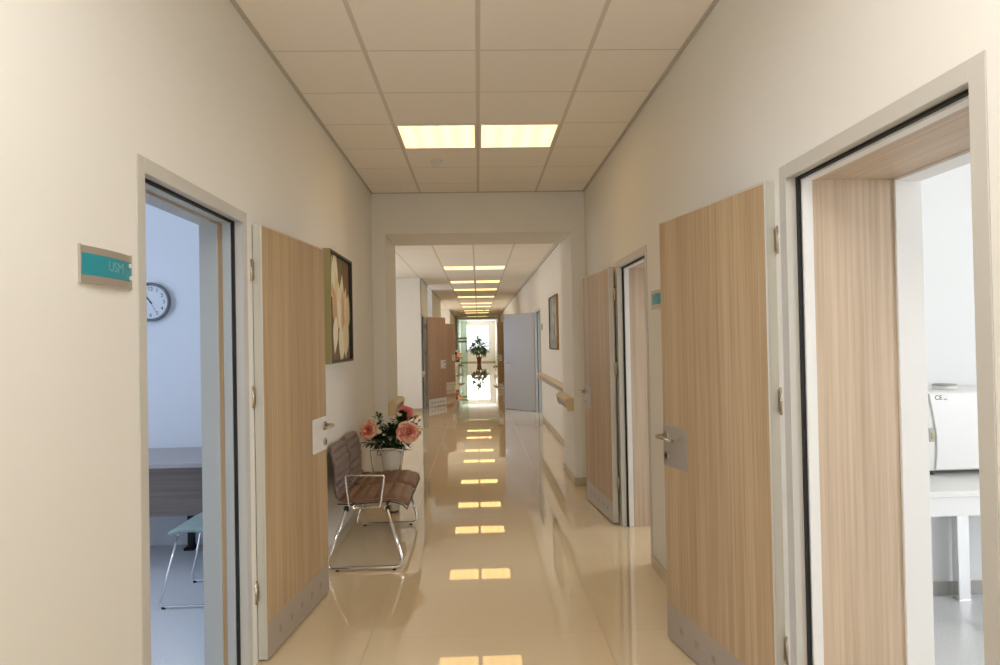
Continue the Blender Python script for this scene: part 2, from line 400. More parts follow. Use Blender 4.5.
# skirtings
def skirt(name, segs, label, m=SKIRT):
    mb = MB()
    for (x0, x1, y0, y1) in segs: mb.box(x0, x1, y0, y1, 0, .078)
    tag(mb.build(name, m, bevel=.003), label, 'baseboard', kind='structure')
s = .012
skirt('baseboard_left', [(XL, XL+s, YN, FR[1][2]), (XL, XL+s, 3.36, YB0), (XL, -.945, YB0-s, YB0), (-.945, -.945+s, YB0, YB1)], 'beige tile skirting along the near left wall')
skirt('baseboard_right', [(XR-s, XR, YN, FR[2][2]), (XR-s, XR, FR[2][3], FR[3][2]), (XR-s, XR, FR[3][3], YB0), (.985, XR, YB0-s, YB0), (.985-s, .985, YB0, 7.86)], 'beige tile skirting along the near right wall')
skirt('baseboard_far', [(XFR-s, XFR, 7.94, FR[4][2]), (XFR-s, XFR, FR[4][3], FR[7][2]), (XFR-s, XFR, FR[7][3], YE), (-3.6, XFL, 14.598-s, 14.598), (XFL, XFL+s, 15.55, BAY[0]), (XFL, XFL+s, BAY[1], FR[6][2]), (XFL, XFL+s, FR[6][3], LOB[0]), (XFL, XFL+s, LOB[1], YE), (-4.2, XFL, LOB[1]-s, LOB[1]), (XFL, XFR, YE-s, YE)], 'beige tile skirting along the far corridor')
skirt('baseboard_room', [(XR+TR, 5.2, 3.80-s, 3.80)], 'grey skirting in the right room', GREYP)

# ------------------------------------------------------------------ door frames
def frame(n, wood_from, style, label):
    sd, X, y0, y1, T = FR[n]
    e = empty('trim_%d' % (n+2), (X, (y0+y1)/2, 0)); tag(e, label, 'door frame', kind='structure')
    hw = (y1-y0)/2
    def U(d0, d1, w0, w1, nm, m, bev=0, top=None, head_m=None):
        mb = MB(); xa, xb = sorted((sd*d0, sd*d1)); zt = (ZT if top is None else top)
        mb.box(xa, xb, -hw+w0, -hw+w1, 0, zt-w0).box(xa, xb, hw-w1, hw-w0, 0, zt-w0)
        if head_m is None: mb.box(xa, xb, -hw+w1, hw-w1, zt-w1, zt-w0)
        mb.build(nm, m, e, bevel=bev)
        if head_m: MB().box(xa, xb, -hw+w1, hw-w1, zt-w1, zt-w0).build(nm, head_m, e)
    U(-.004, .0, .0, .052, 'casing', STEELP, .003)
    U(.0, .036, .038, .048, 'rebate', STEELP)
    U(.036, .050, .038, .057, 'gasket', GASKET)
    U(.050, .054, .038, .052, 'inner_bead', STEELP)
    if style == 'deep':
        U(.052, wood_from, .038, .064, 'stop', WHITEL, .002)
        U(wood_from, T-.09, .038, .060, 'wood_lining', OAKL, head_m=OAKX)
        U(T-.09, T+.012, .038, .070, 'room_casing', WHITEL, .003)
    else:
        U(.052, .090, .038, .060, 'stop', STEELB, .002)
        U(.090, .110, .038, .056, 'wood_lining', OAK)
        U(.110, T+.012, .038, .066, 'room_casing', STEELB, .003)
frame(1, 0, 'thin', 'metal frame of the left doorway opposite the clock')
frame(2, .09, 'deep', 'deep wood-lined frame of the nearest right doorway')
frame(3, .09, 'deep', 'deep wood-lined frame of the second right doorway')
frame(4, 0, 'thin', 'metal frame of the doorway with the grey door')
frame(5, 0, 'thin', 'metal frame of the first far left doorway')
frame(6, 0, 'thin', 'metal frame of the second far left doorway')
frame(7, 0, 'thin', 'metal frame of the farther right doorway')

# ------------------------------------------------------------------ door leaves
def leaf(n, x, y, a, s, W, face, kick, label, wood_=OAK, hinges=True, dots=5):
    """s=+1: thickness on local +y (left doors), s=-1: on local -y (right doors). visible face at local y=0"""
    e = empty('door_%d' % n, (x, y, 0), radians(a)); tag(e, label, 'door', kind='structure')
    T = .045; z0, z1 = .012, 2.1
    o = -s     # outward direction of the visible face
    MB().box(0, W, 0, s*T, z0, z1).build('leaf_core', ALU if face != 'grey' else GREYP, e, bevel=.003)
    m = {'oak': wood_, 'grey': GREYP}[face]
    MB().box(.004, W-.006, 0, o*.0015, .012, z1-.010).build('face_panel', m, e)
    MB().box(.006, W-.006, s*T, s*(T+.0015), .012, z1-.010).build('back_panel', m, e)
    mk = {'alu': ALUD, 'white': WHITE, 'grey': GREYP}[kick]
    if kick != 'grey':
        k = MB().box(.002, W-.004, 0, o*.0030, .012, .186).build('kick_plate', mk, e, bevel=.001)
        mb = MB()
        for i in range(dots):
            cx = W*(.17 + .66*i/(dots-1)); mb.box(cx-.017, cx+.017, 0, o*.0036, .080, .114)
        mb.build('vent_squares', mat('vent_grey_%d' % n, (.36, .30, .23), .6) if kick == 'alu' else DARKG, k)
    pm = WHITE if n == 1 else (ALUD if kick != 'white' else WHITE)
    # handle plate with rounded corners
    px0, px1, pz0, pz1 = W-.245, W-.006, .878, 1.078
    pts = []; r = .018
    for cx, cz, a0 in ((px1-.002, pz0+.002, -90), (px1-.002, pz1-.002, 0), (px0+r, pz1-r, 90), (px0+r, pz0+r, 180)):
        rr = r if cx < W-.05 else .002
        for q in range(5): t = radians(a0+90*q/4); pts.append((cx+rr*cos(t), 0, cz+rr*sin(t)))
    p = MB().prism(pts, (0, o*.0035, 0)).build('handle_plate', pm, e)
    hx, hz = W-.042, 1.026
    h = MB(); h.tube([(hx, 0, hz), (hx, o*.012, hz)], .024, 20)
    h.tube(bez([(hx, o*.010, hz), (hx, o*.062, hz), (hx-.175, o*.062, hz)], .022), .0095, 12)
    h.build('handle', BRUSHED, e)
    k = MB(); k.tube([(hx, 0, hz-.100), (hx, o*.011, hz-.100)], .023, 20); k = k.build('lock_rosette', BRUSHED, e)
    MB().tube([(hx, o*.0105, hz-.096), (hx, o*.013, hz-.096)], .007, 12).box(hx-.003, hx+.003, o*.0105, o*.013, hz-.113, hz-.097).build('keyhole', INK, k)
    # handle on the other face
    MB().tube([(hx, s*T, hz), (hx, s*(T+.012), hz)], .024, 16).tube(bez([(hx, s*(T+.01), hz), (hx, s*(T+.035), hz), (hx-.125, s*(T+.035), hz)], .02), .009, 8).build('back_handle', BRUSHED, e)
    if hinges:
        for hzz in (1.876, 1.268, .335):
            h = MB(); h.tube([(-.016, s*.046, hzz-.052), (-.016, s*.046, hzz+.052)], .0105, 12)
            h.tube([(-.016, s*.046, hzz-.003), (-.016, s*.046, hzz+.003)], .0115, 12)
            h.box(-.0025, -.0005, s*.036, s*.050, hzz-.042, hzz+.042).build('hinge', BRUSHED, e)
    MB().box(-.0012, 0, s*.007, s*.010, z0+.01, z1-.01).build('edge_groove', STEELP, e)
    # lock edge plate
    MB().box(W, W+.001, s*.012, s*.033, .93, 1.11).build('strike_plate', BRUSHED, e)
    return e
leaf(1, -1.0352, 3.2506, 83.78, 1, .8895, 'oak', 'alu', 'wood-faced door standing open on the left, with white handle plate')
leaf(2, 1.0913, 2.4912, 100.63, -1, .8895, 'oak', 'alu', 'large nearest wood-faced door folded back on the right')
leaf(3, 1.0717, 5.4390, 94.51, -1, .8895, 'oak', 'alu', 'second wood-faced door on the right, before the beam')
leaf(4, 1.185, 14.15, 129.4, -1, .98, 'grey', 'grey', 'plain grey door standing open into the far corridor')
OAKF = wood('oak_laminate_brown', (.42, .27, .18), (.54, .37, .255))
leaf(5, -1.165, 15.50, 61.6, 1, .79, 'oak', 'white', 'brown wood door with white dotted kick plate, far left', OAKF, dots=5)
leaf(6, -1.16, 21.5, 64, 1, .88, 'oak', 'white', 'farther brown wood door partly behind the first far left door', OAKF)
leaf(7, 1.12, 20.2, 127, -1, .88, 'oak', 'white', 'narrow visible brown door edge behind the grey door', OAK)

# ------------------------------------------------------------------ ceiling panel lights
ords = ['first', 'second', 'third', 'fourth', 'fifth', 'sixth', 'seventh', 'eighth', 'ninth', 'tenth', 'eleventh']
rows = [4.75, 8.9, 12.5, 15.5, 17.9, 20.9, 24.5, 26.9, 30.5, 32.9, 37.7]
proto = None
for i, y in enumerate(rows):
    for sd in (-1, 1):
        if proto is None:
            e = empty('ceiling_light'); w = .286
            mb = MB(); mb.box(-w, w, -w, -w+.012, -.006, 0).box(-w, w, w-.012, w, -.006, 0).box(-w, -w+.012, -w+.012, w-.012, -.006, 0).box(w-.012, w, -w+.012, w-.012, -.006, 0)
            mb.build('light_frame', WHITEL, e)
            MB().box(-w+.012, w-.012, -w+.012, w-.012, -.004, -.001).build('diffuser', PANELGLOW, e); proto = e
        else: e = copy_tree(proto)
        e.location = ((.026 if i == 0 else -.05)+sd*.3, y+.3, H if i == 0 else HF)
        tag(e, ('lit square ceiling panel, %s half of the %s glowing pair visible along the corridor' % ('left' if sd < 0 else 'right', ords[i-(i > 1)]) if i != 1 else 'lit square ceiling panel just behind the beam, seen only in the floor reflection, %s half' % ('left' if sd < 0 else 'right')), 'ceiling light', 'lit square panels along the corridor ceiling')

def smoke(x, y, label):
    e = empty('smoke_detector', (x, y, H if y < 7 else HF)); tag(e, label, 'smoke detector', 'smoke detectors on the corridor ceiling')
    MB().lathe([(0, 0), (.05, 0), (.052, -.012), (.046, -.02), (0, -.02)]).build('base', PLASTIC, e)
    MB().lathe([(.030, -.02), (.034, -.026), (.034, -.036), (.024, -.046), (0, -.048)]).build('sensor_head', PLASTIC, e)
    return e
smoke(-.33, 5.73, 'small white smoke detector just beyond the first lit panels')
smoke(.30, 30.6, 'tiny smoke detector far along the ceiling near the seventh visible light pair')
smoke(.12, 43.5, 'tiny smoke detector on the ceiling just before the end window')

# ------------------------------------------------------------------ signs
def sign(side, X, y0, y1, z0, z1, label, text=None):
    """curved aluminium sign on the wall at X; side=+1: hangs on the left wall facing +X"""
    e = empty('door_sign', (X, (y0+y1)/2, (z0+z1)/2)); tag(e, label, 'sign')
    w = (y1-y0)/2; h = (z1-z0)/2; n = 12; D = .010
    def strip(za, zb, off, nm, m, wy=w, lo=-1., hi=1.):
        mb = MB(); A = []; B = []
        for i in range(n+1):
            u = lo+(hi-lo)*i/n; d = .006 + D*(1-u*u) + off
            A.append((side*d, u*wy, za)); B.append((side*d, u*wy, zb))
        for i in range(n):
            mb.poly([A[i], A[i+1], B[i+1], B[i]])
            mb.poly([(0, A[i][1], za), (0, A[i+1][1], za), A[i+1], A[i]]); mb.poly([(0, B[i][1], zb), (0, B[i+1][1], zb), B[i+1], B[i]])
        for k in (0, n): mb.poly([(0, A[k][1], za), A[k], B[k], (0, B[k][1], zb)])
        bmesh.ops.remove_doubles(mb.bm, verts=mb.bm.verts, dist=1e-5)
        return mb.build(nm, m, e)
    strip(-h, h, 0, 'sign_body', SIGNAL)
    b = strip(-h*.56, h*.60, .0008, 'colour_band', TEAL)
    for q in (-1, 1): MB().box(0, side*.0085, q*w-.002, q*w+.002, -h-.002, h+.002).build('end_trim', SIGNAL, e)
    if text:
        M = Matrix.Translation((side*(.006+D*.93+.0016), .10*(w), 0)) @ Matrix(((0,0,side,0),(side,0,0,0),(0,1,0,0),(0,0,0,1)))
        # text plane: local x -> +y (for a left wall seen from the corridor text reads left to right along +y)
        M = Matrix.Translation((side*(.006+D*.965+.0012), .22*w, .004)) @ Matrix(((0,0,1,0),(1,0,0,0),(0,1,0,0),(0,0,0,1)))
        text_mesh(text, .042, SILVTXT, 'lettering', e, M)
        for (cy, cz) in ((w*.90, .020), (w*.92, -.018)):
            MB().tube([(.0075, cy, cz), (.0125, cy, cz)], .0065, 10).build('mark', WHITE, e)
sign(1, XL, 1.852, 2.118, 1.697, 1.800, 'curved silver and teal sign lettered USM beside the left doorway', 'USM')
sign(-1, XR, 4.065, 4.30, 1.700, 1.815, 'silver and teal sign on the right wall just past the nearest door')
sign(-1, XFR, 12.40, 12.64, 1.70, 1.82, 'tiny dark sign beside the grey far door')
sign(1, XFL, 14.61, 14.67, 1.70, 1.82, 'tiny dark sign at the corner by the far left brown door')

# ------------------------------------------------------------------ paintings
def petal_pts(cx, cy, L, Wd, ang, n=9, pw=1.0):
    pts = []
    for i in range(n+1):
        t = i/n; pts.append((t*L, Wd*sin(pi*t**.8)*.5*pw))
    for i in range(n-1, 0, -1):
        t = i/n; pts.append((t*L, -Wd*sin(pi*t**.8)*.5))
    a = radians(ang); return [(cx+x*cos(a)-y*sin(a), cy+x*sin(a)+y*cos(a)) for x, y in pts]
def painting(side, X, y0, y1, z0, z1, label, shapes, bgm, framem, depth=.045, fw=.005):
    e = empty('framed_painting', (X, (y0+y1)/2, (z0+z1)/2)); tag(e, label, 'painting')
    w = (y1-y0)/2; h = (z1-z0)/2; D = side*depth
    mb = MB(); mb.box(0, D, -w, w, -h, -h+fw).box(0, D, -w, w, h-fw, h).box(0, D, -w, -w+fw, -h+fw, h-fw).box(0, D, w-fw, w, -h+fw, h-fw)
    mb.build('picture_frame', framem, e, bevel=.002)
    mb = MB(); q = fw; r = fw+.014; c = D*.985
    mb.box(0, c, -w+q, w-q, -h+q, -h+r).box(0, c, -w+q, w-q, h-r, h-q).box(0, c, -w+q, -w+r, -h+r, h-r).box(0, c, w-r, w-q, -h+r, h-r)
    mb.build('inner_slip', INK, e)
    cv = MB().box(0, D*.6, -w+r, w-r, -h+r, h-r).build('canvas', bgm, e)
    W_, H_ = 2*(w-r), 2*(h-r); mats = []; mb = MB()
    for k, (cx, cy, L, wd, an, m) in enumerate(shapes):
        if m not in mats: mats.append(m)
        pts = petal_pts(cx*W_-W_/2, cy*H_-H_/2, L, wd, an)
        pts = [(min(max(a, -W_/2), W_/2), min(max(b, -H_/2), H_/2)) for a, b in pts]
        out = []
        for p in pts:
            if not out or (abs(p[0]-out[-1][0])+abs(p[1]-out[-1][1])) > 1e-4: out.append(p)
        if len(out) > 2: mb.poly([(D*.6+side*(.0004+.00015*k), a, b) for a, b in out], mats.index(m))
    mb.build('painted_blossoms', mats, cv, fixn=False)
pc1 = mat('paint_cream', (.72, .62, .38), .7, var=.2, vscale=14); pc2 = mat('paint_pale', (.80, .74, .54), .7, var=.15, vscale=20)
pc3 = mat('paint_peach', (.62, .38, .22), .7, var=.25, vscale=14); pc4 = mat('paint_dark_green', (.05, .065, .035), .7, var=.3, vscale=14)
pc5 = mat('paint_olive', (.18, .18, .08), .7, var=.3, vscale=14); bg1 = mat('paint_brown', (.22, .13, .07), .75, var=.45, vscale=5)
sh = [(.05, .1, .35, .12, 80, pc4), (.1, .45, .35, .13, 60, pc4), (.5, .02, .3, .14, 60, pc4), (.0, .8, .3, .12, 40, pc5), (.5, .75, .35, .12, 70, pc5), (.85, .1, .3, .12, 100, pc5), (.3, .0, .3, .1, 95, pc5), (.62, .3, .25, .1, 30, pc4)]
for (x, y, L, w_, a, m) in [(.30, .62, .34, .15, 115, pc3), (.30, .62, .32, .15, 80, pc1), (.28, .60, .30, .13, 135, pc1), (.34, .62, .34, .14, 98, pc2), (.2, .72, .25, .12, 60, pc2),
                       (.45, .30, .42, .17, 100, pc1), (.55, .28, .44, .17, 80, pc2), (.42, .28, .38, .14, 118, pc3), (.62, .25, .40, .15, 66, pc1), (.66, .26, .34, .13, 92, pc3), (.5, .3, .36, .12, 94, pc2),
                       (.35, .42, .28, .13, 255, pc2), (.70, .36, .28, .13, 285, pc1), (.55, .36, .3, .13, 270, pc2), (.75, .4, .25, .12, 50, pc2), (.85, .3, .3, .14, 75, pc1), (.8, .05, .3, .13, 80, pc1), (.62, .0, .22, .12, 100, pc2)]:
    sh.append((x, y, L*1.02, w_*1.3, a, m))
painting(1, XL, 4.66, 5.465, 1.375, 2.180, 'framed painting of large cream magnolia blossoms above the waiting bench', sh, bg1, GOLD, .070)
pg1 = mat('paint_grey', (.30, .31, .29), .7, var=.35, vscale=8); pg2 = mat('paint_lightgrey', (.52, .54, .50), .7, var=.3, vscale=10); pg3 = mat('paint_slate', (.16, .18, .17), .7, var=.3, vscale=10)
sh = [(random.random(), random.random(), .18+.16*random.random(), .08+.05*random.random(), 50+80*random.random(), random.choice((pg2, pg2, pg3))) for _ in range(30)]
painting(-1, XFR, 9.92, 10.98, 1.36, 2.20, 'pale grey-green painting in a golden wood frame on the far right wall', sh, pg1, GOLDW, .035)

# ------------------------------------------------------------------ handrails
def handrail(side, X, y0, y1, z0, label, caps=(1, 1)):
    """side: direction it projects from the wall at X (+1 = +X)"""
    e = empty('handrail', (X, y0, z0)); tag(e, label, 'handrail'); L = y1-y0
    prof = [(0, .132), (.060, .128), (.078, .118), (.082, .102), (.078, .086), (.060, .077), (.050, .072), (0, .072)]
    MB().prism([(side*a, 0, b) for a, b in prof], (0, L, 0)).build('rail', RAILM, e, smooth=False)
    MB().prism([(side*a, 0, b) for a, b in [(0, .070), (.050, .068), (.058, .055), (.058, .030), (.046, .004), (0, 0)]], (0, L, 0)).build('bumper_strip', RAILG, e)
    cp = [(0, -.002), (.062, .0), (.074, .03), (.086, .085), (.087, .108), (.078, .124), (.060, .135), (0, .135)]
    for k, yy in ((0, -.018), (1, L)):
        if caps[k]: MB().prism([(side*a, yy, b) for a, b in cp], (0, .018, 0)).build('end_cap', RAILC, e, bevel=.004)
handrail(-1, .985, 7.0, 7.80, .765, 'cream handrail section fixed to the inner face of the right pier')
handrail(-1, XFR, 7.98, 12.70, .765, 'long cream handrail on the right wall under the grey painting')
handrail(-1, XFR, 14.3, 18.9, .79, 'cream handrail on the right wall behind the grey door')
handrail(1, -.945, 6.99, 7.72, .765, 'cream handrail section on the left pier behind the pink flowers')
handrail(1, XFL, 14.61, 14.67, .75, 'short cream handrail end at the corner by the far left brown door', (0, 0))
handrail(1, XFL, 30.2, 36.0, .79, 'distant cream handrail on the left wall behind the far flowers')

# ------------------------------------------------------------------ waiting bench
def pad(profile, w, thick, ridge, nrid, bow=.0):
    """ribbed cushion: profile = list of (x,z) centre-line points (top side), swept along y (0..w)"""
    P = []
    pr = [Vector((a, 0, b)) for a, b in profile]
    # resample
    L = [0]
    for a, b in zip(pr, pr[1:]): L.append(L[-1]+(b-a).length)
    N = nrid*6; M_ = 14
    def at(s_):
        s_ = min(max(s_, 0), L[-1])
        for i in range(len(L)-1):
            if s_ <= L[i+1]+1e-9: t = (s_-L[i])/(L[i+1]-L[i]); return pr[i].lerp(pr[i+1], t)
    bm = bmesh.new(); T = []; B = []
    for i in range(N+1):
        s_ = L[-1]*i/N; p = at(s_); d = (at(s_+.01)-at(s_-.01)).normalized(); nrm = Vector((-d.z, 0, d.x))
        u = i/N; rg = ridge*abs(sin(pi*nrid*u))**.4
        edge = min(u, 1-u)*L[-1]; rc = bow or .05
        inset = 0 if edge >= rc or (bow and u > .5) else rc-sqrt(max(0, rc*rc-(rc-edge)**2))
        rt = []; rb = []
        for j in range(M_+1):
            v = j/M_; y = inset + v*(w-2*inset); ev = min(v, 1-v)
            soft = (min(1, ev/.08))**.5; eu = (min(1, edge/.02))**.5; k = min(soft, eu)
            rt.append(bm.verts.new(p + nrm*(thick*.5*k+rg*k*min(1, ev/.12)) + Vector((0, y, 0)))); rb.append(bm.verts.new(p - nrm*thick*.5*k + Vector((0, y, 0))))
        T.append(rt); B.append(rb)
    for i in range(N):
        for j in range(M_):
            bm.faces.new((T[i][j], T[i+1][j], T[i+1][j+1], T[i][j+1])).smooth = True
            bm.faces.new((B[i][j], B[i][j+1], B[i+1][j+1], B[i+1][j])).smooth = True
    for i in range(N):
        for a in (0, M_):
            bm.faces.new((T[i][a], T[i+1][a], B[i+1][a], B[i][a])).smooth = True
    for j in range(M_):
        for a in (0, N): bm.faces.new((T[a][j], T[a][j+1], B[a][j+1], B[a][j])).smooth = True
    bmesh.ops.remove_doubles(bm, verts=bm.verts, dist=1e-5)
    m = MB(); m.bm.free(); m.bm = bm; return m

def bench():
    """two-seater, origin at the wall-side near corner on the floor, facing +x, running along +y (length 1.06)"""
    e = empty('waiting_bench')
    for k in range(2):
        y = .02+k*.515
        sp = [(.10, .432), (.20, .428), (.32, .436), (.43, .442), (.50, .434), (.55, .412), (.572, .388)]
        o = pad(sp, .505, .026, .014, 6).build('seat', LEATHER, e, smooth=True); o.location = (0, y, 0)
        MB().tube([(x, 0, z-.012) for x, z in sp] + [(.572, .505, .376)] + [(x, .505, z-.012) for x, z in sp[::-1]], .005, 6).build('seat_piping', PIPING, o)
        bp = [(.115, .44), (.088, .46), (.078, .52), (.080, .60), (.074, .68), (.052, .76), (.036, .80)][::-1]
        o = pad(bp, .49, .022, .014, 7, .085).build('backrest', LEATHERB, e, smooth=True); o.location = (0, y+.008, 0)
    for yy, fy in ((-.005, -.02), (1.065, 1.08)):
        MB().tube(bez([(.165, fy, .385), (.030, fy-.07, .018), (.562, fy-.07, .018), (.445, fy, .385)], .07), .0125, 12).build('sled_base', CHROME, e)
        MB().tube(bez([(.165, yy, .385), (.165, yy+.5-(yy > .5)*1., .385)], .01), .001, 4).build('spacer', CHROME, e) if False else None
        ax = [(.185, yy, .395), (.160, yy, .618), (.425, yy, .612), (.395, yy, .398)]
        MB().tube(bez(ax+[ax[0]], .012, 3)[:-1] if False else bez([((ax[0][0]+ax[3][0])/2, yy, .3965), ax[0], ax[1], ax[2], ax[3], ((ax[0][0]+ax[3][0])/2+.001, yy, .3965)], .014, 4), .0065, 8).build('armrest', CHROME, e)
        for xx in (.115, .495): MB().tube([(xx, fy-.07, -.0), (xx, fy-.07, .012)], .012, 10).build('foot', BLACK, e)
        for xx in (.165, .445): MB().box(xx-.014, xx+.014, min(fy, yy)-.0, max(fy, yy)+.03 if yy < .5 else max(fy, yy), .375, .405).build('mount', BLACK, e)
    for xx in (.19, .43): MB().tube([(xx, -.01, .395), (xx, 1.07, .395)], .012, 10).build('cross_rail', CHROME, e)
    return e
b0 = bench(); b0.location = (-1.083+.0, 4.60, 0)
tag(b0, 'brown ribbed two-seat waiting bench on chrome sled legs by the white vase', 'bench', 'two-seat waiting benches along the corridor')
for (x, y, rz, lab) in ((XFR, 17.6, 180, 'waiting bench nearest behind the grey door, on the right'),
                        (XFR, 22.6, 180, 'middle of the three dim waiting benches on the right beyond the grey door'),
                        (XFR, 29.0, 180, 'farthest of the three waiting benches on the far right'),
                        (XFL, 30.0, 0, 'distant waiting bench on the left in front of the far flowers')):
    c = copy_tree(b0); c.location = (x, y, 0); c.rotation_euler = (0, 0, radians(rz)); tag(c, lab, 'bench', 'two-seat waiting benches along the corridor')

# ------------------------------------------------------------------ vase and flowers
def leaf_shape(mb, p, d, L, W, mi=0, droop=.2, up=Vector((0,0,1))):
    p = Vector(p); d = Vector(d).normalized(); sd = d.cross(up)
    if sd.length < 1e-3: sd = Vector((1,0,0))
    sd.normalize(); nn = sd.cross(d).normalized(); rows_ = []
    for i in range(6):
        t = i/5; w = W*.5*sin(pi*min(1, t*.92+.04))**.8; c = p + d*L*t - Vector((0,0,1))*droop*L*t*t
        rows_.append([mb.bm.verts.new(c - sd*w + nn*w*.35), mb.bm.verts.new(c), mb.bm.verts.new(c + sd*w + nn*w*.35)])
    for a, b in zip(rows_, rows_[1:]):
        for k in (0, 1):
            f = mb.bm.faces.new((a[k], a[k+1], b[k+1], b[k])); f.smooth = True; f.material_index = mi
def bloom(mb, c, r, axis, rnd, layers=4, mats=(0, 1)):
    c = Vector(c); q = Vector((0,0,1)).rotation_difference(Vector(axis).normalized()); 
    for L in range(layers):
        n = 5+2*L; tilt = radians(12+68*L/(layers-1)); rr = r*(.45+.55*L/(layers-1))
        for k in range(n):
            a = 2*pi*k/n + L*.4 + rnd.uniform(-.15, .15); wd = rr*(1.25 if L else .9)*rnd.uniform(.85, 1.1)
            grid = []
            for i in range(6):
                t = i/5; th = tilt*min(1, t*1.25); rad = rr*sin(th)*t + .02*r; z = rr*t*cos(th)*.95 + (r*.10 if L < 2 else 0)
                if t > .75: rad -= rr*.10*(t-.75)*4*(L < layers-1)
                row = []
                for j in range(5):
                    v = (j-2)/2; w = wd*.5*sin(pi*(.10+.80*t))**.6 * v; cup = .25*w*w/max(wd, 1e-4)
                    ruf = rnd.uniform(-1, 1)*r*.09*t
                    P = Vector((rad-cup+ruf, w, z+ruf*.8)); P.rotate(Matrix.Rotation(a, 3, 'Z')); row.append(mb.bm.verts.new(c + q @ P))
                grid.append(row)
            mi = (mats[1] if k % 3 else mats[0]) if L == layers-1 else (mats[0] if (L+k) % 4 else mats[1])
            for i in range(5):
                for j in range(4):
                    f = mb.bm.faces.new((grid[i][j], grid[i][j+1], grid[i+1][j+1], grid[i+1][j])); f.smooth = True; f.material_index = mi

def vase(x, y, h, r0, r1, label, m=CERAMIC):
    e = empty('flower_vase', (x, y, 0)); tag(e, label, 'vase')
    prof = [(0, .014), (r0*.8, .014), (r0, .02)]
    for i in range(1, 9): t = i/8; prof.append((r0+(r1-r0)*(.25*t+.75*t**2.2), .02+(h-.02)*t))
    prof += [(r1-.006, h+.004), (r1-.014, h-.002), (r0-.004, .05), (0, .045)]
    MB().lathe(prof, 32).build('vase_body', m, e)
    MB().lathe([(0, 0), (r0*.95, 0), (r0*.95, .016), (0, .016)]).build('vase_foot', DARKG, e); return e
VX, VY, VH = -.79, 6.05, .585
vase(VX, VY, VH, .055, .117, 'tall white tapered floor vase behind the waiting bench')
rnd = random.Random(3)
def flower(pos, r, axis, label, pm, base, nleaf=4, name='peony', layers=4, sm=STEM, grp=None, cat='flower'):
    pos = Vector(pos); base = Vector(base); e = empty(name, base); tag(e, label, cat, grp)
    rel = pos-base; mid = rel*.5 + Vector((0, 0, rel.length*.12))
    q = Vector((rel.x*.35, rel.y*.35, min(rel.z*.75, .40)))
    MB().tube([Vector((0,0,0)), q*.5, q, (q+rel)*.5, rel], .0035, 6).build('stem', sm, e)
    mb = MB(); bloom(mb, rel, r, axis, rnd, layers); mb.build('bloom', pm, e, fixn=False)
    if nleaf:
        mb = MB()
        for k in range(nleaf):
            t = rnd.uniform(.45, .95); a = rnd.uniform(0, 2*pi); leaf_shape(mb, rel*t, (cos(a), sin(a), rnd.uniform(-.1, .8)), rnd.uniform(.06, .10), .04, 0)
        mb.build('leaves', LEAF, e, fixn=False)
    return e
VB = (VX, VY, .20)
flower((-.985, 5.98, .735), .078, (-.25, -.9, .35), 'pink peony with yellow edge petals at the left of the vase bouquet', [PETALP, PETALY], VB)
flower((-.635, 5.92, .725), .098, (.15, -1, .35), 'largest pink and yellow peony at the right of the vase bouquet', [PETALP, PETALY], VB)
flower((-.675, 6.10, .875), .072, (.1, -.9, .6), 'topmost pink peony in the vase bouquet', [PETALP, PETALP], VB)
flower((-.985, 6.02, .800), .045, (-.3, -.6, .8), 'small yellow bloom above the left pink peony', [PETALY, PETALY], VB, name='small_bloom', layers=3)
for (p, r, lab) in (((-.925, 6.05, .885), .024, 'white bud high at the left of the bouquet'), ((-.895, 5.96, .725), .026, 'round white bud low beside the left peony'), ((-.845, 5.95, .705), .018, 'smallest white bud low in the middle of the bouquet'),
                    ((-.72, 6.02, .870), .026, 'white bud beside the topmost pink peony'), ((-.575, 6.05, .845), .024, 'orange-yellow bud at the right tip of the bouquet'), ((-.90, 6.0, .775), .02, 'cream bud between the left peony and the dark leaves')):
    flower(p, r, (0, -.5, .8), lab, [PETALO if 'orange' in lab else PETALW]*2, VB, 2, 'flower_bud', 3)
def foliage(c, rad, n, Lf, m, label, base, name='leafy_branch', seed=1, spread=(1, 1, 1)):
    rn = random.Random(seed); e = empty(name, base); tag(e, label, 'foliage'); c = Vector(c)-Vector(base)
    q = Vector((c.x*.3, c.y*.3, .39)); MB().tube([(0,0,0), q*.5, q, (q+c)*.5, c], .004, 6).build('stem', STEM, e)
    mb = MB()
    for k in range(n):
        d = Vector((rn.gauss(0, 1), rn.gauss(0, 1), rn.gauss(0, 1))).normalized(); p = c + Vector((d.x*rad[0], d.y*rad[1], d.z*rad[2]))*rn.uniform(.2, .95)
        d2 = (d + Vector((0, 0, .4)) + Vector((rn.uniform(-.4, .4), rn.uniform(-.4, .4), 0)))
        leaf_shape(mb, p, d2, Lf*rn.uniform(.7, 1.2), Lf*.5, 0)
    mb.build('leaves', m, e, fixn=False)
foliage((-.77, 6.02, .68), (.13, .11, .095), 150, .085, LEAF, 'dense dark leaves filling the middle of the vase bouquet', VB, seed=2)
foliage((-.70, 6.05, .78), (.08, .07, .11), 75, .08, LEAF, 'dark leaves rising under the topmost peony', VB, seed=4)
foliage((-.90, 6.03, .64), (.12, .08, .045), 60, .08, LEAF, 'dark leaves spreading low under the left peony', VB, seed=5)
foliage((-.905, 6.05, .83), (.035, .03, .06), 18, .05, LEAF, 'thin leafy sprig standing at the left of the bouquet', VB, seed=6)
foliage((-.57, 6.0, .75), (.05, .05, .09), 20, .05, LEAF, 'few dark leaves poking out at the right of the bouquet', VB, seed=9)

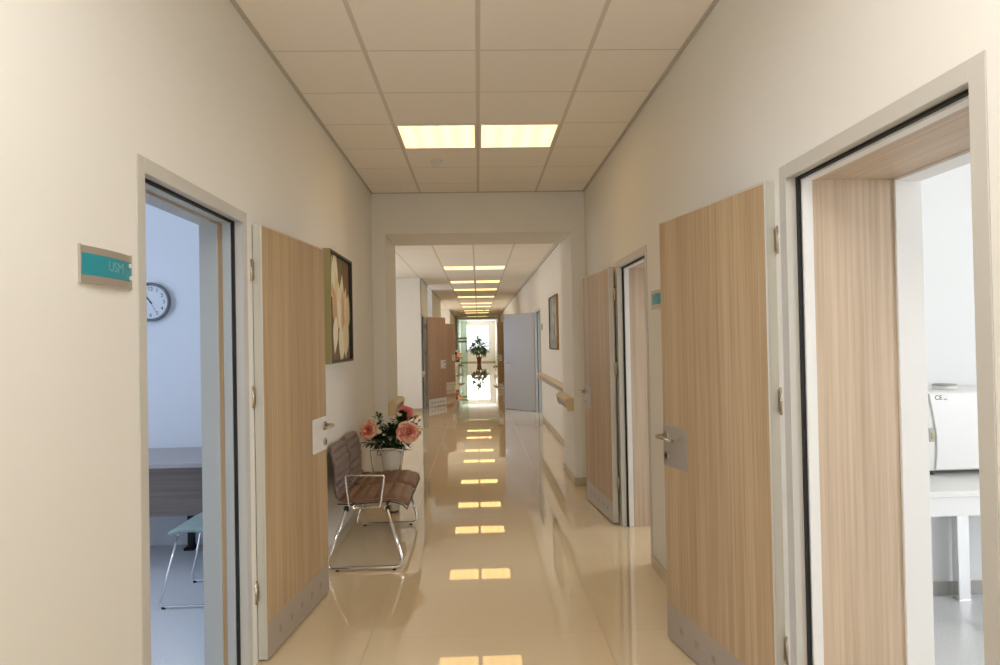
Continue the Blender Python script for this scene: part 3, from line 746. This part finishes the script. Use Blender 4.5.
# distant flowers
vase(-1.0, 29.6, .60, .07, .135, 'distant white vase on the left holding red and yellow flowers')
FB = (-1.0, 29.6, .25)
flower((-1.03, 29.5, .80), .13, (0, -1, .3), 'distant dark red bloom low in the far bouquet', [PETALR, PETALP], FB, 0, 'far_bloom', 3)
flower((-.84, 29.5, .92), .11, (0, -1, .5), 'distant orange bloom at the right of the far bouquet', [PETALO, PETALY], FB, 0, 'far_bloom', 3)
flower((-1.16, 29.5, .98), .09, (0, -1, .5), 'distant pale pink bloom at the left of the far bouquet', [PETALY, PETALP], FB, 0, 'far_bloom', 3)
flower((-.95, 29.6, 1.08), .07, (0, -1, .8), 'distant cream bloom on top of the far bouquet', [PETALW, PETALY], FB, 0, 'far_bloom', 3)
foliage((-1.0, 29.6, .86), (.24, .18, .2), 90, .13, LEAF, 'dark leaves of the distant bouquet on the left', FB, seed=11)

# potted plant at the end
e = empty('potted_plant', (0.03, 45.6, 0)); tag(e, 'tall leafy green plant in a terracotta pot before the end window', 'plant')
MB().lathe([(0, 0), (.12, 0), (.17, .38), (.19, .40), (.19, .44), (.16, .44), (.155, .40), (0, .40)]).build('pot', TERRA, e)
MB().lathe([(0, .405), (.155, .405), (.0, .42)]).build('soil', SOIL, e)
for q, (dx, dy, hh) in enumerate(((0, 0, 1.5), (.12, .05, 1.2), (-.13, -.04, 1.1))):
    MB().tube([(dx*.2, dy*.2, .42), (dx*.6, dy, .8), (dx*1.5, dy*2, hh)], .015, 8).build('trunk', BARK, e)
rn = random.Random(5); mb = MB()
for k in range(400):
    d = Vector((rn.gauss(0, 1), rn.gauss(0, 1), rn.gauss(0, 1))).normalized()
    c = rn.choice(((0, 0, 1.25, .38, .36), (.36, .05, 1.20, .28, .24), (-.38, -.04, 1.10, .28, .24), (-.05, 0, 1.62, .2, .16), (-.2, 0, .86, .30, .15), (.28, 0, .84, .28, .15)))
    u = rn.uniform(.2, 1); p = Vector((c[0]+d.x*c[3]*u, c[1]+d.y*c[3]*u, c[2]+d.z*c[4]*u))
    leaf_shape(mb, p, d+Vector((0, 0, .2)), rn.uniform(.18, .30), .12, 0, .4)
tag(mb.build('leaves', LEAF2, e, fixn=False))

# glazed partition with open leaf near the end
PY = 36.95
e = empty('trim_10', (0, PY, 0)); tag(e, 'white frame of the glazed partition near the end window', 'door frame', kind='structure')
MB().box(XFL, XFL+.11, 0, .08, 0, HF).box(XFR-.10, XFR, 0, .08, 0, HF).box(XFL+.11, XFR-.10, 0, .08, 2.72, 2.80).build('partition_frame', WHITEL, e)
MB().box(XFL+.11, XFR-.10, .036, .044, 2.80, HF).build('transom_glass', GLASSG, e)
e = empty('door_8', (XFL+.11, PY+.02, 0), radians(-52)); tag(e, 'open glass door leaf with two frosted bands at the distant left', 'door', kind='structure')
MB().box(0, .86, -.006, .006, .01, 2.68).build('glass_leaf', GLASSG, e)
MB().box(0, .86, -.0065, -.0062, 1.45, 1.56).box(0, .86, -.0065, -.0062, 1.62, 1.73).build('frosted_bands', FROST, e)
MB().box(.80, .84, -.05, -.03, .95, 1.45).box(.81, .83, -.03, -.006, 1.0, 1.02).box(.81, .83, -.03, -.006, 1.38, 1.40).build('pull_handle', DARKG, e)

# ------------------------------------------------------------------ left room
# clock on the far wall, facing the viewer
CY = 5.22
e = empty('wall_clock', (-2.50, CY, 1.862)); tag(e, 'round wall clock with black numerals on the blue-lit wall', 'clock')
R90 = Matrix.Rotation(radians(90), 4, 'X')       # lathe axis z -> -y
MB().lathe([(0, 0), (.142, 0), (.150, .012), (.150, .032), (.142, .040), (.132, .036), (.128, .020), (0, .020)], 48).xf(R90).build('clock_rim', CLOCKRIM, e)
f = MB().lathe([(0, .0205), (.127, .0205)], 48).xf(R90).build('clock_face', CLOCKF, e)
for n in range(1, 13):
    a = radians(90-30*n); M = Matrix.Translation((.100*cos(a), -.0215, .100*sin(a))) @ R90
    text_mesh(str(n), .040, INK, 'numeral', f, M, .0003)
def hand(name, ang, L, w, m):
    a = radians(90-ang); d = Vector((cos(a), 0, sin(a))); nrm = Vector((-sin(a), 0, cos(a)))
    pts = [d*-.02+nrm*w, d*L+nrm*w*.6, d*L-nrm*w*.6, d*-.02-nrm*w]; pts = [p+Vector((0, -.024, 0)) for p in pts]
    MB().prism(pts, (0, -.0012, 0)).build(name, m, e)
hand('hour_hand', 325, .062, .0045, INK); hand('minute_hand', 318, .095, .003, INK); hand('second_hand', 150, .10, .0010, INK)
MB().lathe([(0, .022), (.006, .022), (.006, .030), (0, .030)]).xf(R90).build('hub', INK, e)
# desk
e = empty('desk', (-2.6, 4.46, 0)); tag(e, 'grey wood-effect desk with a dark front panel in the left room', 'desk')
MB().box(-.95, .95, 0, .72, .722, .75).build('desk_top', GREYTOP, e, bevel=.003)
MB().box(-.92, .92, .002, .024, .41, .722).build('modesty_panel', GREYWOOD, e)
for xx in (-.42, .42):
    MB().box(xx-.022, xx+.022, .64, .68, .02, .722).build('leg', BLACK, e); MB().box(xx-.035, xx+.035, .60, .71, .0, .02).build('foot_bar', BLACK, e)
for xx in (-.90, .90): MB().box(xx-.012, xx+.012, .03, .60, 0, .722).build('side_panel', GREYWOOD, e) if xx < 0 else None
# teal chair, facing -x
e = empty('side_chair', (-1.575, 4.17, 0)); tag(e, 'teal seated chair on thin chrome sled legs in the left room', 'chair')
sp = [(-.26, .405), (-.235, .432), (-.18, .448), (-.05, .445), (.1, .436), (.2, .44), (.25, .46)]
o = pad([(a, b) for a, b in sp], .46, .03, .0, 3).build('seat', TEALSEAT, e, smooth=True); o.location = (0, -.23, 0)
o = pad([(.20, .66), (.26, .72), (.275, .80), (.285, .86)][::1], .42, .025, .0, 3).build('backrest', TEALSEAT, e, smooth=True); o.location = (-.02, -.21, 0)
for yy in (-.215, .215):
    MB().tube(bez([(-.20, yy*.85, .42), (-.30, yy, .012), (.24, yy, .012), (.20, yy*.9, .42), (.25, yy*.9, .70)], .035), .0065, 10).build('sled_leg', CHROME, e)
    for xx in (-.275, .18): MB().lathe([(0, 0), (.012, 0), (.012, .012), (0, .012)], 10, (xx, yy, -.0)).build('foot', BLACK, e)
MB().tube([(-.20, -.19, .42), (-.20, .19, .42)], .006, 8).build('cross_bar', CHROME, e)

# ------------------------------------------------------------------ right room: table and steriliser
e = empty('work_table', (3.05, 3.14, 0)); tag(e, 'white worktop table on square chrome legs in the right room', 'table')
MB().box(-.95, .95, 0, .62, .722, .752).build('table_top', WHITEL, e, bevel=.006)
MB().box(-.93, .93, .012, .03, .632, .722).box(-.93, .93, .58, .60, .632, .722).build('apron', WHITE, e)
for xx in (-.345, .85):
    for yy in (.03, .57): MB().box(xx-.035, xx+.035, yy-.02+.0, yy+.03, .008, .722).build('leg', CHROME, e, bevel=.004); MB().box(xx-.038, xx+.038, yy-.024, yy+.034, 0, .010).build('foot_plate', CHROME, e)
e = empty('steriliser', (2.370, 3.48, .752)); tag(e, 'white box-shaped steriliser marked CE on the white worktop', 'steriliser')
MB().box(0, .55, .03, .30, .022, .452).build('housing', WHITE, e, bevel=.02, seg=4)
pts = [(.012, 0, .040), (.56, 0, .030), (.56, 0, .446), (.012, 0, .446)]
MB().prism([(.008, .03, .028), (.545, .03, .028), (.545, .03, .448), (.008, .03, .448)], (0, -.022, 0)).build('door_panel', WHITEL, e, bevel=.008, seg=3)
MB().prism([(.040, .006, .036), (.543, .006, .036), (.543, .006, .440), (.012, .006, .440), (.032, .006, .33), (.048, .006, .22), (.048, .006, .12)], (0, -.010, 0)).build('door_bulge', WHITE, e, bevel=.008, seg=3)
MB().box(.006, .034, -.006, .008, .185, .255).build('latch', GREYP, e, bevel=.003)
MB().box(.018, .030, -.009, -.005, .200, .232).build('latch_button', mat('amber_button', (.45, .40, .15), .5), e)
M = Matrix.Translation((.062, -.0048, .416)) @ R90
text_mesh('CE', .034, INK, 'ce_mark', e, M, .0004, 'CENTER')
text_mesh('0297', .010, INK, 'ce_number', e, Matrix.Translation((.100, -.0048, .407)) @ R90, .0003, 'CENTER')
f = MB().lathe([(0, 0), (.060, 0), (.058, .022), (0, .022)], 28, (.17, .10, .452)).build('filler_cap', WHITE, e); MB().lathe([(0, .022), (.061, .022), (.055, .030), (0, .032)], 28, (.17, .10, .452)).build('cap_top', GREYP, f)
for xx in (.05, .5):
    for yy in (.06, .26): MB().lathe([(0, 0), (.016, 0), (.016, .024), (0, .024)], 12, (xx, yy, 0)).build('foot', DARKG, e)

# ------------------------------------------------------------------ light
W = bpy.data.worlds.new('World'); bpy.context.scene.world = W; W.use_nodes = True
W.node_tree.nodes['Background'].inputs[0].default_value = (.92, .96, 1, 1); W.node_tree.nodes['Background'].inputs[1].default_value = 2.0
BLUE = (.34, .54, 1.0); DAY = (.93, .96, 1.0); WARM = (1.0, .92, .80)
area('left_room_daylight', (-5.05, 2.8, 1.7), (1.5, 2.7), 46, BLUE, (1, .1, -.1))
area('right_room_daylight', (5.25, .1, 1.7), (1.5, 2.4), 84, DAY, (-1, .45, -.1))
area('second_right_room_daylight', (4.65, 5.4, 1.7), (1.5, 1.5), 45, DAY, (-1, 0, -.1))
area('far_right_room_daylight', (4.25, 13.6, 1.7), (1.5, 1.9), 50, (.6, .78, 1), (-1, 0, -.1))
area('far_left_room_daylight', (-4.25, 16.2, 1.7), (1.5, 1.5), 60, BLUE, (1, 0, -.1))
area('lobby_daylight', (-3.65, 11.4, 1.7), (1.5, 3.8), 38, (.95, .94, 1.0), (1, .2, -.1))
area('bay_daylight', (-4.25, 18.5, 1.75), (1.6, 1.9), 50, DAY, (1, 0, -.1))
area('second_lobby_daylight', (-4.25, 27.5, 1.75), (1.6, 6), 95, (1, .95, .85), (1, 0, -.1))
for sd in (-1, 1):        # the lit panels above and behind the viewer
    e = copy_tree(proto); e.location = (.026+sd*.3, .85, H); tag(e, 'lit square ceiling panel above the viewer, %s half' % ('left' if sd < 0 else 'right'), 'ceiling light', 'lit square panels along the corridor ceiling')
    e = copy_tree(proto); e.location = (.026+sd*.3, -2.15, H); tag(e, 'lit square ceiling panel behind the viewer, %s half' % ('left' if sd < 0 else 'right'), 'ceiling light', 'lit square panels along the corridor ceiling')
area('near_wall_fill', (.026, .85, H-.03), (1.1, .5), 27, (.93, .96, 1), (0, 0, -1))  # added neutral fill below the overhead panels, brightens the near walls
area('back_daylight', (0, YN-.05, 1.77), (1.6, 1.7), 14, (.95, .98, 1), (0, 1, .0))
area('end_daylight', (-.04, YE+.12, 1.77), (1.6, 1.7), 58, (1, .98, .95), (0, -1, 0))

# ------------------------------------------------------------------ camera
cam = bpy.data.cameras.new('Camera'); co = bpy.data.objects.new('Camera', cam); C.objects.link(co)
cam.sensor_fit = 'HORIZONTAL'; cam.sensor_width = 36; cam.lens = 669.31*36/1000; cam.clip_start = .05; cam.clip_end = 200
yaw, pit, rol = radians(1.8665), radians(.6954), radians(-1.0986)
fw = Vector((sin(yaw)*cos(pit), cos(yaw)*cos(pit), sin(pit))); rt = Vector((cos(yaw), -sin(yaw), 0)); up = rt.cross(fw)
r2 = cos(rol)*rt + sin(rol)*up; u2 = -sin(rol)*rt + cos(rol)*up
M = Matrix.Identity(4)
for i in range(3): M[i][0] = r2[i]; M[i][1] = u2[i]; M[i][2] = -fw[i]
M[2][3] = 1.5159
co.matrix_world = M
S = bpy.context.scene; S.camera = co
S.view_settings.view_transform = 'Standard'; S.view_settings.look = 'None'; S.view_settings.gamma = 1; S.view_settings.use_curve_mapping = False
S.view_settings.exposure = 0.30
S.cycles.max_bounces = 10; S.cycles.diffuse_bounces = 6; S.cycles.glossy_bounces = 6; S.cycles.transparent_max_bounces = 12
S.cycles.sample_clamp_indirect = 8
